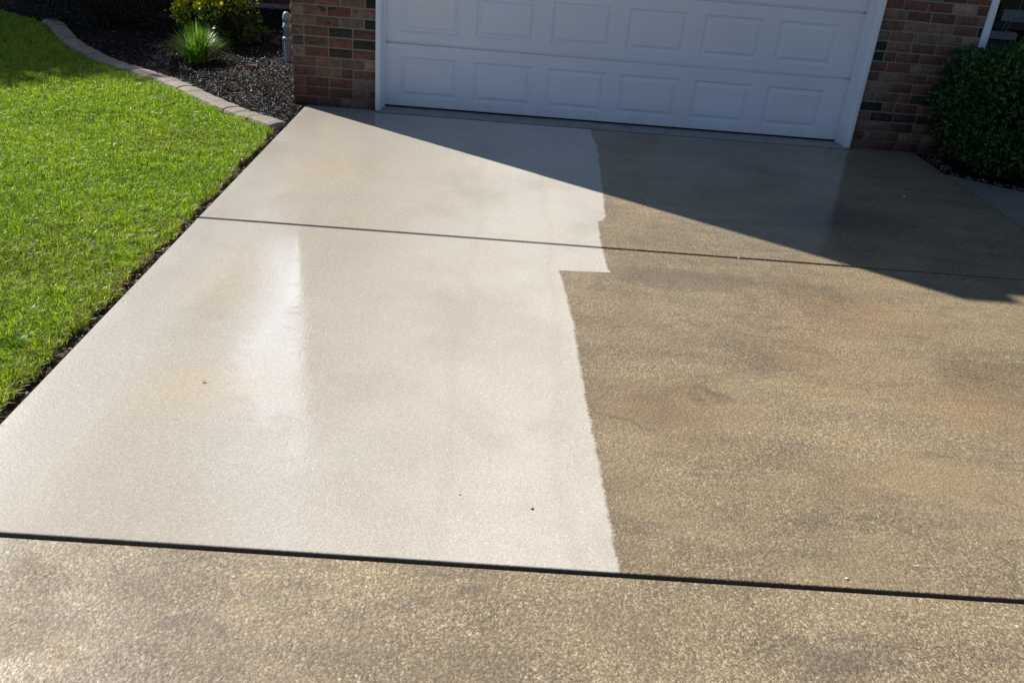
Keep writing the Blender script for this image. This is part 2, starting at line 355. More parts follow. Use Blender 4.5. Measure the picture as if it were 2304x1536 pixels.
# ------------------------------------------------------------ ground, lawn, beds
WX0, WX1, WY = -1.80, 3.83, 7.60      # front wall of the garage
EC = [(-1.74, 6.80), (-1.90, 6.93), (-2.15, 7.13), (-2.43, 7.40), (-2.72, 7.72), (-3.0, 8.0), (-3.31, 8.25), (-3.60, 8.45), (-3.93, 8.76), (-4.26, 9.13), (-4.58, 9.55), (-4.84, 9.98), (-5.08, 10.36), (-5.45, 10.75), (-6.0, 11.05), (-6.8, 11.3)]
ex = np.array([a for a, b in EC])[::-1]; ey = np.array([b for a, b in EC])[::-1]
def edge_y(x): return np.interp(x, ex, ey)
def sheet(name, outline, z, mat, kind='structure'):
    bm = bmesh.new(); bm.faces.new([bm.verts.new((x, y, z)) for x, y in outline]); bmesh.ops.triangulate(bm, faces=bm.faces[:])
    o = bm_obj(name, bm, mat)
    return tag(o, kind=kind)
sheet('ground', [(-200, -200), (200, -200), (200, 200), (-200, 200)], -.12, FARG)
def grid(name, x0, x1, y0, y1, n, m_, zf, mat):
    xs, ys = np.linspace(x0, x1, n), np.linspace(y0, y1, m_); X, Y = np.meshgrid(xs, ys); Z = zf(X, Y)
    V = np.stack([X.ravel(), Y.ravel(), Z.ravel()], 1); i = np.arange((m_-1)*(n-1)); r, c = i//(n-1), i % (n-1); a = r*n+c
    return tag(np_mesh(name, V, np.stack([a, a+1, a+n+1, a+n], 1), mat, smooth=True), kind='structure')
def lawn_z(x, y): return -.022+.012*np.sin(x*1.3+y*.7)*np.cos(y*.9)+.006*np.sin(x*4.1+1)*np.sin(y*3.7)
def lz(X, Y):
    z = lawn_z(X, Y)
    tr = np.clip((X+1.755)/.03, 0, 1)*.05          # cut trench along the slab
    bed = np.clip((Y-edge_y(X)+.06)/.05, 0, 1)*.09*(X > -7)
    return z-tr-bed-.012
grid('lawn', -14, -1.70, -3, 20, 250, 460, lz, LAWNB)
def mz(X, Y):
    d = Y-edge_y(X)
    z = -.015+.05*np.clip(d/1.5, 0, 1)+.012*np.sin(X*5.1+Y*2)*np.sin(Y*4.3)+rng.normal(0, .003, X.shape)
    z = np.where(X > -2.1, z-.02*np.clip((X+2.1)/.4, 0, 1), z)
    return np.where(d < 0.0, -.14, z)
def bed_h(x, y):
    d = y-edge_y(x); z = -.015+.05*np.clip(d/1.5, 0, 1)+.012*np.sin(x*5.1+y*2)*np.sin(y*4.3)
    return np.where(x > -2.1, z-.02*np.clip((x+2.1)/.4, 0, 1), z)
grid('mulch_bed', -8, -1.66, 6.7, 13.2, 200, 210, mz, MULB)
sheet('soil_edge', [(-1.84, -3), (-1.69, -3), (-1.69, 7.2), (-1.84, 6.8)], -.034, SOIL)

# ---- slabs
def slab(name, x0, x1, y0, y1, mat, z1=0.):
    bm = bmesh.new(); add_box(bm, x0, x1, y0, y1, -.11, z1, .005, 3)
    o = bm_obj(name, bm, mat, smooth=False); return tag(o, kind='structure')
slab('driveway', -1.69, 3.552, 4.764, 7.502, CONC)
slab('driveway', -1.69, 3.552, 2.051, 4.739, CONC)
slab('driveway', -1.69, 3.552, -3.0, 2.034, CONC, -.002)
# strips of slab that run to the piers either side of the door
slab('driveway', -1.69, -1.10, 7.504, 7.604, CONC, -.001)
slab('driveway', 2.985, 3.552, 7.504, 7.604, CONC, -.001)
def bead(name, x0, x1, y, r, z, amp, n=400, mat=None):
    xs = np.linspace(x0, x1, n); K = 7; V = []
    dy = rng.normal(0, 1, n); dy = np.convolve(dy, np.ones(9)/9, 'same')
    for k in range(K):
        a = math.pi*k/(K-1)
        V.append(np.stack([xs, y+r*np.cos(a)*np.ones(n)+amp*dy*(1 if 0 < k < K-1 else .5), z+r*.5*math.sin(a)+rng.normal(0, amp*.5, n)], 1))
    V = np.concatenate(V); F = []
    i = np.arange(n-1)
    for k in range(K-1): F.append(np.stack([k*n+i, k*n+i+1, (k+1)*n+i+1, (k+1)*n+i], 1))
    return tag(np_mesh(name, V, np.concatenate(F), mat or FELT, smooth=True), kind='structure')
BLK = M('black_joint', .9, (.003, .003, .003), .1).m
bead('expansion_joint', -1.69, 3.55, 2.0425, .0125, -.008, .0018, 2200)
bead('expansion_joint', -1.69, 3.55, 4.7515, .0125, -.026, .0008, 400, BLK)
box('joint_filler', -1.098, 2.983, 7.500, 7.545, -.06, -.0065, SEAL)['kind'] = 'structure'
box('driveway_subgrade', -1.66, 3.53, -2.9, 7.58, -.115, -.05, SEAL)['kind'] = 'structure'
# sidewalk to the right
bm = bmesh.new()
sw = [(3.572, 2.0), (9, 2.0), (9, 5.5), (6.5, 5.78), (5.2, 6.12), (4.5, 6.37), (4.02, 6.61), (3.75, 6.80), (3.572, 6.96)]
top = [bm.verts.new((x, y, -.002)) for x, y in sw]; bot = [bm.verts.new((x, y, -.11)) for x, y in sw]
bm.faces.new(top); bm.faces.new(bot[::-1])
for i in range(len(sw)): j = (i+1) % len(sw); bm.faces.new((top[i], bot[i], bot[j], top[j]))
bmesh.ops.bevel(bm, geom=[e for e in bm.edges if all(v.co.z > -.01 for v in e.verts)], offset=.006, segments=2, affect='EDGES')
tag(bm_obj('sidewalk', bm, WALK), kind='structure')
sheet('planting_bed', [(3.553, 6.90), (3.7, 6.75), (4.5, 6.3), (6.5, 5.7), (9, 5.4), (9, 9.2), (3.553, 9.2)], -.022, MULB)

# ------------------------------------------------------------ the house
house = empty('brick_house', (1.0, 7.6, 0), 'brick house with a white sectional garage door, seen from its driveway', 'house')
PAL = np.array([(.150, .058, .042), (.175, .075, .052), (.135, .052, .040), (.20, .105, .075), (.12, .050, .040), (.25, .15, .11), (.17, .095, .07), (.040, .038, .036), (.095, .05, .042)])
PW = np.array([.2, .2, .14, .12, .1, .08, .10, .005, .055])
def brick_face(name, mapf, u0, u1, z1, parent, special={}, seed=1, whole=.0816):
    """bricks as chamfered blocks standing 4 mm out of the mortar; mapf(u, z, out) -> xyz"""
    g = np.random.default_rng(seed); V = []; F = []; Cc = []
    rows = int(z1/whole)+1
    for r in range(rows):
        z = r*whole+.005+(-.01); u = u0-(.1 if r % 2 else 0.)+g.normal(0, .004)
        if r > 4 and g.random() < .3: u -= .05
        k = 0
        while u < u1:
            L = .1 if g.random() < .15 else .2
            a, b = max(u, u0)+.0, min(u+L, u1)-.0
            if b-a > .03:
                aa = a+(.005 if a > u0 else 0.001); bb = b-(.005 if b < u1 else .001)
                zz0, zz1 = z+g.normal(0, .0008), z+whole-.0105+g.normal(0, .0008)
                o = .0045+g.normal(0, .0009); ch = .0035; n = len(V)
                for (uu, zq, oo) in ((aa, zz0, -.004), (bb, zz0, -.004), (bb, zz1, -.004), (aa, zz1, -.004), (aa+ch*.3, zz0+ch*.3, o-.003), (bb-ch*.3, zz0+ch*.3, o-.003), (bb-ch*.3, zz1-ch*.3, o-.003), (aa+ch*.3, zz1-ch*.3, o-.003),
                                     (aa+ch, zz0+ch, o), (bb-ch, zz0+ch, o), (bb-ch, zz1-ch, o), (aa+ch, zz1-ch, o)): V.append(mapf(uu, zq, oo))
                c = special.get((r, k)); c = np.array(c) if c is not None else PAL[g.choice(len(PAL), p=PW/PW.sum())]*1.35*np.array([.97, 1.08, 1.1])*(1+g.normal(0, .12))
                for _ in range(12): Cc.append(np.clip(c, .01, .9))
                for q in range(2):
                    for e in range(4): F.append((n+4*q+e, n+4*q+(e+1) % 4, n+4*q+4+(e+1) % 4, n+4*q+4+e))
                F.append((n+8, n+9, n+10, n+11))
            u += L; k += 1
    return np_mesh(name, np.array(V), np.array(F), BRICK, parent, np.array(Cc))
DK = (.036, .036, .034); DK2 = (.055, .043, .038)
front = lambda u, z, o: (u, WY-o, z)
WALLH = 4.45
wl = box('wall', WX0+.002, -1.10, WY, 9.0, -.1, WALLH, MORTAR, house)
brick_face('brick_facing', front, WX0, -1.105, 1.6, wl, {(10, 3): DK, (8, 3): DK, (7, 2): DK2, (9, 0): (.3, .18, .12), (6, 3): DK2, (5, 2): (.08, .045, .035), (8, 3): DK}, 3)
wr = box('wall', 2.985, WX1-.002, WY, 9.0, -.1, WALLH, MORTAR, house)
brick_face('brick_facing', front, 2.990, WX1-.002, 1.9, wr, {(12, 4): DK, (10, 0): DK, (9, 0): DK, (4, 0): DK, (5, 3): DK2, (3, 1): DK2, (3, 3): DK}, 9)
brick_face('brick_facing', lambda u, z, o: (-1.095+o*.5-.002, WY+u, z), 0, .1, 1.6, wl, {}, 5)
ws = box('wall', WX0, WX0+.2, 9.002, 13.1, -.1, WALLH, MORTAR, house)
brick_face('brick_facing', lambda u, z, o: (WX0-o, WY+u, z), 0, 5.4, 1.2, ws, {}, 6)
# upper wall, above what the picture shows
box('wall', WX0-.003, WX1+.003, WY-.004, 9.0, 2.25, 4.452, UBRICK, house)
box('wall', WX0-.004, WX0+.25, 7.62, 13.1, 1.25, 4.452, UBRICK, house)
box('added_shadow_block', WX0-.006, WX0+.30, WY-.008, WY+.28, 4.453, 4.75, UBRICK, house)  # unseen block added on the wall top to shape the shadow's far end
# roof with the ridge along x
bm = bmesh.new(); y0, y1, yr, ze, zr = 7.60, 18.0, 12.8, 4.456, 6.3
for x in (WX0-.01, 10.0):
    for (y, z) in ((y0, ze), (y1, ze), (yr, zr), (y0, ze+.14), (y1, ze+.14), (yr, zr+.14)): bm.verts.new((x, y, z))
bm.verts.ensure_lookup_table(); v = bm.verts
for q in ((0, 1, 2), (6, 8, 7)): bm.faces.new([v[i] for i in q])
for q in ((0, 2, 5, 3), (2, 1, 4, 5), (6, 9, 11, 8), (8, 11, 10, 7), (0, 6, 7, 1), (3, 5, 11, 9), (5, 4, 10, 11), (0, 3, 9, 6), (1, 7, 10, 4)): bm.faces.new([v[i] for i in q])
bm_obj('roof', bm, ROOF, house)
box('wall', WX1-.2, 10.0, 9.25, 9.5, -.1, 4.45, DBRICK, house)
box('wall', WX1-.25, WX1-.003, 9.002, 9.25, -.1, 4.45, MORTAR, house)
box('porch_ceiling', WX1+.004, 10, 7.61, 9.25, 2.6, 4.44, TRIM, house)
# back wing
box('wall', -6.6, WX0-.01, 13.3, 13.6, -.1, 3.3, UBRICK, house)
bm = bmesh.new()
for x in (-6.8, WX0-.012):
    for (y, z) in ((13.15, 3.3), (17.4, 4.55), (21, 3.3), (13.15, 3.42), (17.4, 4.68), (21, 3.42)): bm.verts.new((x, y, z))
bm.verts.ensure_lookup_table(); v = bm.verts
for q in ((0, 1, 4, 3), (1, 2, 5, 4), (6, 9, 10, 7), (7, 10, 11, 8), (3, 4, 10, 9), (4, 5, 11, 10), (0, 3, 9, 6), (2, 8, 11, 5), (0, 6, 7, 1), (1, 7, 8, 2)): bm.faces.new([v[i] for i in q])
bm_obj('roof', bm, ROOF, house)

# garage door: opening x -1.055..2.94, sections 0.533 high with six pressed panels
DX0, DX1, DY = -1.056, 2.912, 7.750
door = box('garage_door', DX0, DX1, DY+.026, DY+.05, .012, 2.15, DOOR, house)
def section(z0, z1, zr0, zr1, first):
    bm = bmesh.new(); y = DY; t = .004
    xs = [DX0]; P0, PW_, PP = -.925, .498, .630
    for k in range(6): xs += [P0+k*PP, P0+k*PP+PW_]
    xs.append(DX1); zs = [z0+t, zr0, zr1, z1-t]
    g = {(i, j): bm.verts.new((x, y, z)) for i, x in enumerate(xs) for j, z in enumerate(zs)}
    for i in range(len(xs)-1):
        for j in range(3):
            if j == 1 and i % 2 == 1: continue
            bm.faces.new((g[i, j], g[i+1, j], g[i+1, j+1], g[i, j+1]))
    # bullnose into the seam, top and bottom
    for j, zz, s in ((0, z0, 1), (3, z1, -1)):
        prev = [g[i, j] for i in range(len(xs))]
        for yy, zq in ((y+.002, zz+s*.0026), (y+.024, zz+s*.0024)):
            cur = [bm.verts.new((x, yy, zq)) for x in xs]
            for i in range(len(xs)-1): bm.faces.new((prev[i], prev[i+1], cur[i+1], cur[i]))
            prev = cur
    for k in range(6):
        i = 1+2*k; prev = [g[i, 1], g[i+1, 1], g[i+1, 2], g[i, 2]]
        xa, xb_ = xs[i], xs[i+1]
        for ins, dep in ((.002, .001), (.019, .019), (.023, .020), (.027, .019), (.050, .001), (.053, .0)):
            cur = [bm.verts.new(p) for p in ((xa+ins, y+dep, zr0+ins), (xb_-ins, y+dep, zr0+ins), (xb_-ins, y+dep, zr1-ins), (xa+ins, y+dep, zr1-ins))]
            for e in range(4): bm.faces.new((prev[e], prev[(e+1) % 4], cur[(e+1) % 4], cur[e]))
            prev = cur
        bm.faces.new(prev)
    o = bm_obj('door_section', bm, DOOR, door)
    o.location = (0, 0, 0); o.location = -Vector(house.location)-Vector(door.location)
    return o
for k in range(4): section(.014+k*.533 if k else .014, (k+1)*.533, k*.533+.092, k*.533+.430, k == 0)
box('bottom_seal', DX0+.002, DX1-.002, DY+.004, DY+.04, .0006, .013, SEAL, door)
# frame: brickmould, jamb and stop on each side, joined in one profile
def jamb(side):
    bm = bmesh.new()
    if side < 0: a = -1.104; prof = [(a, 7.605), (a, 7.566), (a+.007, 7.560), (a+.030, 7.560), (a+.034, 7.566), (a+.040, 7.566), (a+.046, 7.575), (a+.046, 7.700), (a+.060, 7.706), (a+.060, 7.745), (a+.046, 7.748), (a+.0, 7.748)]
    else: a = 2.984; prof = [(a, 7.605), (a, 7.566), (a-.007, 7.560), (a-.030, 7.560), (a-.034, 7.566), (a-.040, 7.566), (a-.050, 7.575), (a-.060, 7.700), (a-.078, 7.706), (a-.078, 7.745), (a-.05, 7.748), (a, 7.748)]
    r0 = [bm.verts.new((x, y, .004)) for x, y in prof]; r1 = [bm.verts.new((x, y, 2.2)) for x, y in prof]
    for i in range(len(prof)): j = (i+1) % len(prof); bm.faces.new((r0[i], r0[j], r1[j], r1[i]))
    bm.faces.new(r0); bm.faces.new(r1)
    return bm_obj('door_frame', bm, TRIM, house)
jamb(-1); jamb(1)
box('door_frame', -1.057, 2.90, 7.56, 7.7, 2.16, 2.248, TRIM, house)
# corner trim on the right end and the recess behind it
bm = bmesh.new(); add_box(bm, 3.831, 3.892, 7.585, 7.66, .17, 4.44, .006)
bm_obj('corner_trim', bm, TRIM, house)
wn = box('window', 4.15, 6.2, 9.235, 9.249, .98, 2.2, GLASS, house)
box('window_sill', 4.0, 6.3, 9.12, 9.234, .90, .975, SEAL, house)
# concrete apron under the door, a touch uneven
xs = np.linspace(-1.094, 2.975, 160)
prof = [(7.540, -.06), (7.540, -.008), (7.546, .000), (7.70, .002), (7.79, .003), (7.79, -.06)]
V = []; n = len(xs); j1 = np.convolve(rng.normal(0, 1, n+8), np.ones(9)/9, 'valid')
for k, (y, z) in enumerate(prof): V.append(np.stack([xs, y+(j1*.006 if k in (1, 2) else 0*xs), z+(rng.normal(0, .0008, n) if k in (1, 2) else 0*xs)], 1))
i = np.arange(n-1); F = [np.stack([k*n+i, k*n+i+1, (k+1)*n+i+1, (k+1)*n+i], 1) for k in range(5)]
tag(np_mesh('garage_apron', np.concatenate(V), np.concatenate(F), APRON), kind='structure')
# crumbs of mortar and mulch along the foot of the left pier
def crumbs(name, pts, s0, s1, cols, mat, label, cat, parent=None):
    V = []; F = []; Cc = []
    for (x, y, z) in pts:
        s = random.uniform(s0, s1); a = random.uniform(0, 6.28); n = len(V); c = cols[random.randrange(len(cols))]
        for k in range(6):
            t = a+k*math.pi/3; rr = s*random.uniform(.7, 1.15); V.append((x+rr*math.cos(t), y+rr*.8*math.sin(t), z)); Cc.append(c)
        for k in range(6):
            t = a+k*math.pi/3; rr = s*random.uniform(.4, .75); V.append((x+rr*math.cos(t), y+rr*.8*math.sin(t), z+s*random.uniform(.5, .9))); Cc.append(c)
        V.append((x, y, z+s*.95)); Cc.append(c)
        for k in range(6): F.append((n+k, n+(k+1) % 6, n+6+(k+1) % 6)); F.append((n+k, n+6+(k+1) % 6, n+6+k)); F.append((n+6+k, n+6+(k+1) % 6, n+12))
    o = np_mesh(name, np.array(V), np.array(F), mat, parent, np.array(Cc), True)
    return tag(o, label, cat, kind='stuff')
crumbs('rubble', [(random.uniform(-1.70, -1.12), 7.585-abs(random.gauss(0, .012)), -.002) for _ in range(90)]+[(random.uniform(3.0, 3.5), 7.59-abs(random.gauss(0, .007)), -.002) for _ in range(30)], .003, .009, [(.06, .05, .045), (.12, .10, .085), (.02, .018, .017)], CHIP, 'dark crumbs of mortar and bark along the foot of the brick wall', 'debris')
crumbs('gravel', [(x, float(np.interp(x, [3.57, 4.02, 4.5, 6.5], [7.02, 6.68, 6.44, 5.85]))+abs(random.gauss(0, .045)), -.012) for x in np.random.default_rng(4).uniform(3.6, 5.4, 260)]+[(random.uniform(3.57, 3.72), random.uniform(7.05, 7.5), -.012) for _ in range(50)], .006, .017, [(.14, .13, .12), (.09, .085, .075), (.22, .20, .18), (.05, .04, .035)], CHIP, 'loose pale gravel and dirt at the sidewalk edge under the round shrub', 'gravel')
bits = []
for y0, y1, n_ in ((2.4, 6.8, 500),):
    for _ in range(n_):
        bits.append((random.uniform(-1.775, -1.70), random.uniform(y0, y1), -.033))
crumbs('soil_crumbs', bits, .004, .014, [(.10, .065, .05), (.18, .13, .10), (.05, .035, .03), (.35, .28, .22)], CHIP, 'crumbs of brown soil lying in the cut trench beside the lawn', 'soil')

# ---- recess furniture on the right
t = empty('stone_ledge', (4.4, 9.0, .8), 'weathered grey stone ledge behind the round shrub at the right wall', 'ledge')
bm = bmesh.new(); add_box(bm, 3.90, 4.845, 8.93, 9.08, .822, .890, .004); bm_obj('ledge_top', bm, LEDGE, t)
bm = bmesh.new(); add_box(bm, 3.90, 6.6, 8.96, 9.10, .60, .775, .006); bm_obj('ledge_base', bm, plain_concrete('dark_ledge', (.05, .055, .06), (.09, .095, .10)), t)
bm = bmesh.new(); add_box(bm, 3.95, 4.80, 8.99, 9.07, .7755, .8215, 0); bm_obj('support', bm, SEAL, t)
t = empty('plaque', (4.78, 8.97, .89), 'small grey plaque held on thin rods above the stone ledge', 'plaque')
bm = bmesh.new(); add_box(bm, 4.655, 4.90, 8.955, 8.975, .985, 1.093, .003); bm_obj('plate', bm, LEDGE, t)
for x, dx in ((4.70, .02), (4.735, .035)):
    bm = bmesh.new(); tube(bm, [(x, 8.965, .890), (x+dx, 8.965, .986)], .0045); bm_obj('rod', bm, LEDGE, t)
bm = bmesh.new(); tube(bm, [(4.80, 8.965, 1.092), (4.84, 8.965, 1.7)], .006); bm_obj('rod', bm, LEDGE, t)

# ---- long concrete border behind the bed
bm = bmesh.new(); add_box(bm, -4.95, -1.82, 12.62, 12.86, -.1, .075, .015); bo = bm_obj('garden_border', bm, LEDGE)
tag(bo, 'straight grey concrete border at the back of the mulch bed, before leaf litter', 'border')
bm = bmesh.new(); add_box(bm, -.75, .75, -.1, .1, 0, .13, .012)
o = bm_obj('landscape_timber', bm, plain_concrete('timber', (.10, .095, .09), (.17, .165, .155), 9)); o.location = (-6.52, 11.98, -.01); o.rotation_euler = (0, 0, R(8))
tag(o, 'weathered grey timber lying in the shade at the far end of the lawn', 'timber')

# ---- curved edging blocks
cs = np.array(EC); seg = np.r_[0, np.cumsum(np.hypot(*np.diff(cs, axis=0).T))]
def cpt(s):
    s2 = np.clip(s, 0, seg[-1]); return np.array([np.interp(s2, seg, cs[:, 0]), np.interp(s2, seg, cs[:, 1])])
def cdir(s): d = cpt(s+.08)-cpt(s-.08); return d/np.linalg.norm(d)
cuts = [0.0, .27, .60, 1.0, 1.43, 1.84, 2.25, 2.66, 3.07, 3.48, 3.9, 4.3, 4.72, 5.14]
names = ['first', 'second', 'third', 'fourth', 'fifth', 'sixth', 'seventh', 'eighth', 'ninth', 'tenth', 'eleventh', 'twelfth', 'thirteenth', 'fourteenth', 'fifteenth']
profb = [(-.082, -.10), (-.084, .026), (-.076, .044), (-.045, .050), (0, .052), (.045, .050), (.076, .042), (.086, .020), (.085, -.10)]
for b in range(len(cuts)-1):
    s0, s1 = cuts[b]+.006, cuts[b+1]-.006; n = 14; V = []
    for i in range(n):
        s = s0+(s1-s0)*i/(n-1); c = cpt(s); d = cdir(s); nn = np.array([-d[1], d[0]])
        e = 1. if 0 < i < n-1 else .93; mid = abs(i-(n-1)/2) < .6 and b > 0
        for (o_, z_) in profb:
            z2 = z_*(e if z_ > 0 else 1)-(.006 if mid and z_ > .03 else 0)+random.gauss(0, .0012)
            pp = c+nn*o_*e; V.append((pp[0]+random.gauss(0, .0012), pp[1]+random.gauss(0, .0012), z2-.004*(b % 2)))
    K = len(profb); F = [(i*K+k, i*K+k+1, (i+1)*K+k+1, (i+1)*K+k) for i in range(n-1) for k in range(K-1)]
    Cen = cpt((s0+s1)/2)
    me = bpy.data.meshes.new('edging_block'); me.from_pydata([(x-Cen[0], y-Cen[1], z) for x, y, z in V], [], F+[tuple(range(K)), tuple(range((n-1)*K, n*K))[::-1]])
    o = link('edging_block', me, EDGE); o.location = (Cen[0], Cen[1], -.016)
    lab = 'concrete edging block touching the corner of the driveway, first of the curved row' if b == 0 else names[b]+' concrete block of the curved bed edging, counted from the driveway'
    tag(o, lab, 'edging block', 'edging blocks between lawn and mulch bed')

# ---- grey pipe by the wall
pipe = empty('vent_pipe', (-2.18, 9.05, 0), 'short grey plastic pipe with rounded cap standing in mulch by the brick wall', 'pipe')
px, py = -2.185, 9.05
bm = bmesh.new(); lathe(bm, [(.026, -.1), (.027, .10), (.034, .26), (.036, .275)], px, py); bm_obj('lower_pipe', bm, PVC, pipe, True)
bm = bmesh.new(); lathe(bm, [(.040, .262), (.046, .268), (.046, .285), (.040, .292)], px, py); bm_obj('collar', bm, PVC, pipe, True)
bm = bmesh.new(); lathe(bm, [(.034, .290), (.035, .37), (.043, .378), (.044, .392), (.036, .40), (.036, .43)], px, py); bm_obj('coupling', bm, PVC, pipe, True)
bm = bmesh.new(); lathe(bm, [(.037, .428), (.039, .47), (.036, .495), (.028, .513), (.015, .524), (.004, .527)], px, py); bm_obj('cap', bm, PVC, pipe, True)
bm = bmesh.new(); tube(bm, [(px-.035, py-.02, -.05), (px-.038, py-.022, .27)], .007); bm_obj('wire_conduit', bm, PVC, pipe)

# ------------------------------------------------------------ vegetation
def frame(d):
    """orthonormal frames for unit vectors d (n,3)"""
    up = np.tile([0, 0, 1.], (len(d), 1)); a = np.cross(d, up); ln = np.linalg.norm(a, axis=1, keepdims=True)
    a = np.where(ln < 1e-4, np.array([[1., 0, 0]]), a/np.maximum(ln, 1e-6)); b = np.cross(a, d); return a, b
def leaves(name, base, d, L, W, col, mat, parent=None, fold=.25, curl=.2):
    """oval leaf: six-point outline folded along the midrib"""
    n = len(base); a, b = frame(d); rot = rng.uniform(0, 6.28, n)[:, None]
    s = a*np.cos(rot)+b*np.sin(rot); nn = np.cross(s, d); L = L[:, None]; W = W[:, None]
    mid = lambda t, k: base+d*L*t-nn*L*curl*k
    P = [mid(0, 0), mid(.35, .1)+s*W*.48+nn*W*fold*.5, mid(.7, .45)+s*W*.42+nn*W*fold*.4, mid(1, 1), mid(.7, .45)-s*W*.42+nn*W*fold*.4, mid(.35, .1)-s*W*.48+nn*W*fold*.5, mid(.5, .22)]
    V = np.stack(P, 1).reshape(-1, 3); i = np.arange(n)[:, None]*7
    F = (i[:, :, None]+np.array([[0, 1, 6], [1, 2, 6], [2, 3, 6], [3, 4, 6], [4, 5, 6], [5, 0, 6]])[None]).reshape(-1, 3)
    return np_mesh(name, V, F, mat, parent, np.repeat(col, 7, 0))
def unit(v): return v/np.linalg.norm(v, axis=1, keepdims=True)
def vary(c, n, s=.25, alt=None, pa=0.):
    c = np.tile(np.array(c), (n, 1))*(1+rng.normal(0, s, (n, 1)))
    if alt is not None: k = rng.random(n) < pa; c[k] = np.array(alt)*(1+rng.normal(0, s, (k.sum(), 1)))
    return np.clip(c, .003, .95)
def vnoise(x, y, sc, seed=0):
    g = np.random.default_rng(seed); T = g.random((64, 64)); x = x*sc; y = y*sc; xi = np.floor(x).astype(int); yi = np.floor(y).astype(int); fx = x-xi; fy = y-yi
    fx = fx*fx*(3-2*fx); fy = fy*fy*(3-2*fy); t = lambda i, j: T[(xi+i) % 64, (yi+j) % 64]
    return (t(0, 0)*(1-fx)+t(1, 0)*fx)*(1-fy)+(t(0, 1)*(1-fx)+t(1, 1)*fx)*fy
def blades(x, y, z, h, wd, lean, col):
    n = len(x); th = rng.uniform(0, 6.28, n); ph = rng.uniform(0, 6.28, n)
    lx, ly = lean*np.cos(th), lean*np.sin(th); sx, sy = np.cos(ph)*wd/2, np.sin(ph)*wd/2
    B = np.stack([x, y, z], 1); o = np.zeros(n)
    side = np.stack([sx, sy, o], 1)
    m1 = B+np.stack([lx*.30, ly*.30, h*.55], 1); tp = B+np.stack([lx, ly, h*(1-.35*np.minimum(lean/np.maximum(h, 1e-4), 1.5))], 1)
    V = np.stack([B-side, B+side, m1+side*.85, m1-side*.85, tp], 1).reshape(-1, 3); i = np.arange(n)*5
    return V, [np.stack([i, i+1, i+2, i+3], 1), np.stack([i+3, i+2, i+4], 1)], np.repeat(col, 5, 0)
# lawn grass
def trench_x(y): return -1.750+.010*np.sin(y*7.3)+.009*np.sin(y*17+1)+.008*np.sin(y*41)
def scatter(x0, x1, y0, y1, dens):
    n = int((x1-x0)*(y1-y0)*dens); return rng.uniform(x0, x1, n), rng.uniform(y0, y1, n)
parts = []
for (y0, y1, x0, dens) in ((2.0, 4.2, -3.6, 34000), (4.2, 6.5, -4.8, 26000), (6.5, 9.0, -6.1, 16000), (9.0, 13.1, -8.2, 8000)):
    x, y = scatter(x0, -1.70, y0, y1, dens)
    ok = (x < trench_x(y)+rng.normal(0, .006, len(x))) & ((y < edge_y(x)-.088-.02*vnoise(x, y, 9, 7)) | (x < -6.7)) & (x > -.516*(y-2.6)-2.7)
    x, y = x[ok], y[ok]; n = len(x)
    cl = vnoise(x, y, 2.2, 1); cf = vnoise(x, y, 13, 2); cm = vnoise(x, y, 34, 5)
    keep = rng.random(n) < .55+.6*cm; x, y, cl, cf, cm = x[keep], y[keep], cl[keep], cf[keep], cm[keep]; n = len(x)
    far = {2.0: 1, 4.2: 1.05, 6.5: 1.25, 9.0: 1.55}[y0]
    h = (.026+.022*cf+.012*cm+.012*rng.random(n))*(1+.15*(cl-.5)); h[rng.random(n) < .015] *= 1.6
    wd = rng.uniform(.0030, .0056, n)*far; lean = h*rng.uniform(.1, 1.25, n)
    g0 = np.array([.27, .40, .030]); g1 = np.array([.43, .56, .045]); g2 = np.array([.07, .17, .014])
    t = np.clip(cl*.7+.5*rng.random(n)-.1, 0, 1)[:, None]
    col = g0*(1-t)+g1*t; dark = (rng.random(n) < .16+.22*(1-cf)); col[dark] = g2*(1+rng.normal(0, .15, (dark.sum(), 1)))
    dry = rng.random(n) < .03+.22*(np.clip((vnoise(x, y, 1.3, 9)-.66)*5, 0, 1))*(y < 7)+.40*np.clip(1-(trench_x(y)-x)/np.where(y < 4., .14, .05), 0, 1)
    col[dry] = np.array([.27, .22, .10])*(1+rng.normal(0, .2, (dry.sum(), 1)))
    col *= 1+rng.normal(0, .12, (n, 1)); col = np.clip(col, .005, .9)
    parts.append(blades(x, y, lawn_z(x, y)-.004, h, wd, lean, col))
V = np.concatenate([p[0] for p in parts]); off = 0; Q = []; T = []
for p in parts: Q.append(p[1][0]+off); T.append(p[1][1]+off); off += len(p[0])
tag(np_mesh('grass', V, [np.concatenate(Q), np.concatenate(T)], GRASS, None, np.concatenate([p[2] for p in parts])), 'bright green mown grass of the lawn left of the driveway', 'grass', kind='stuff')
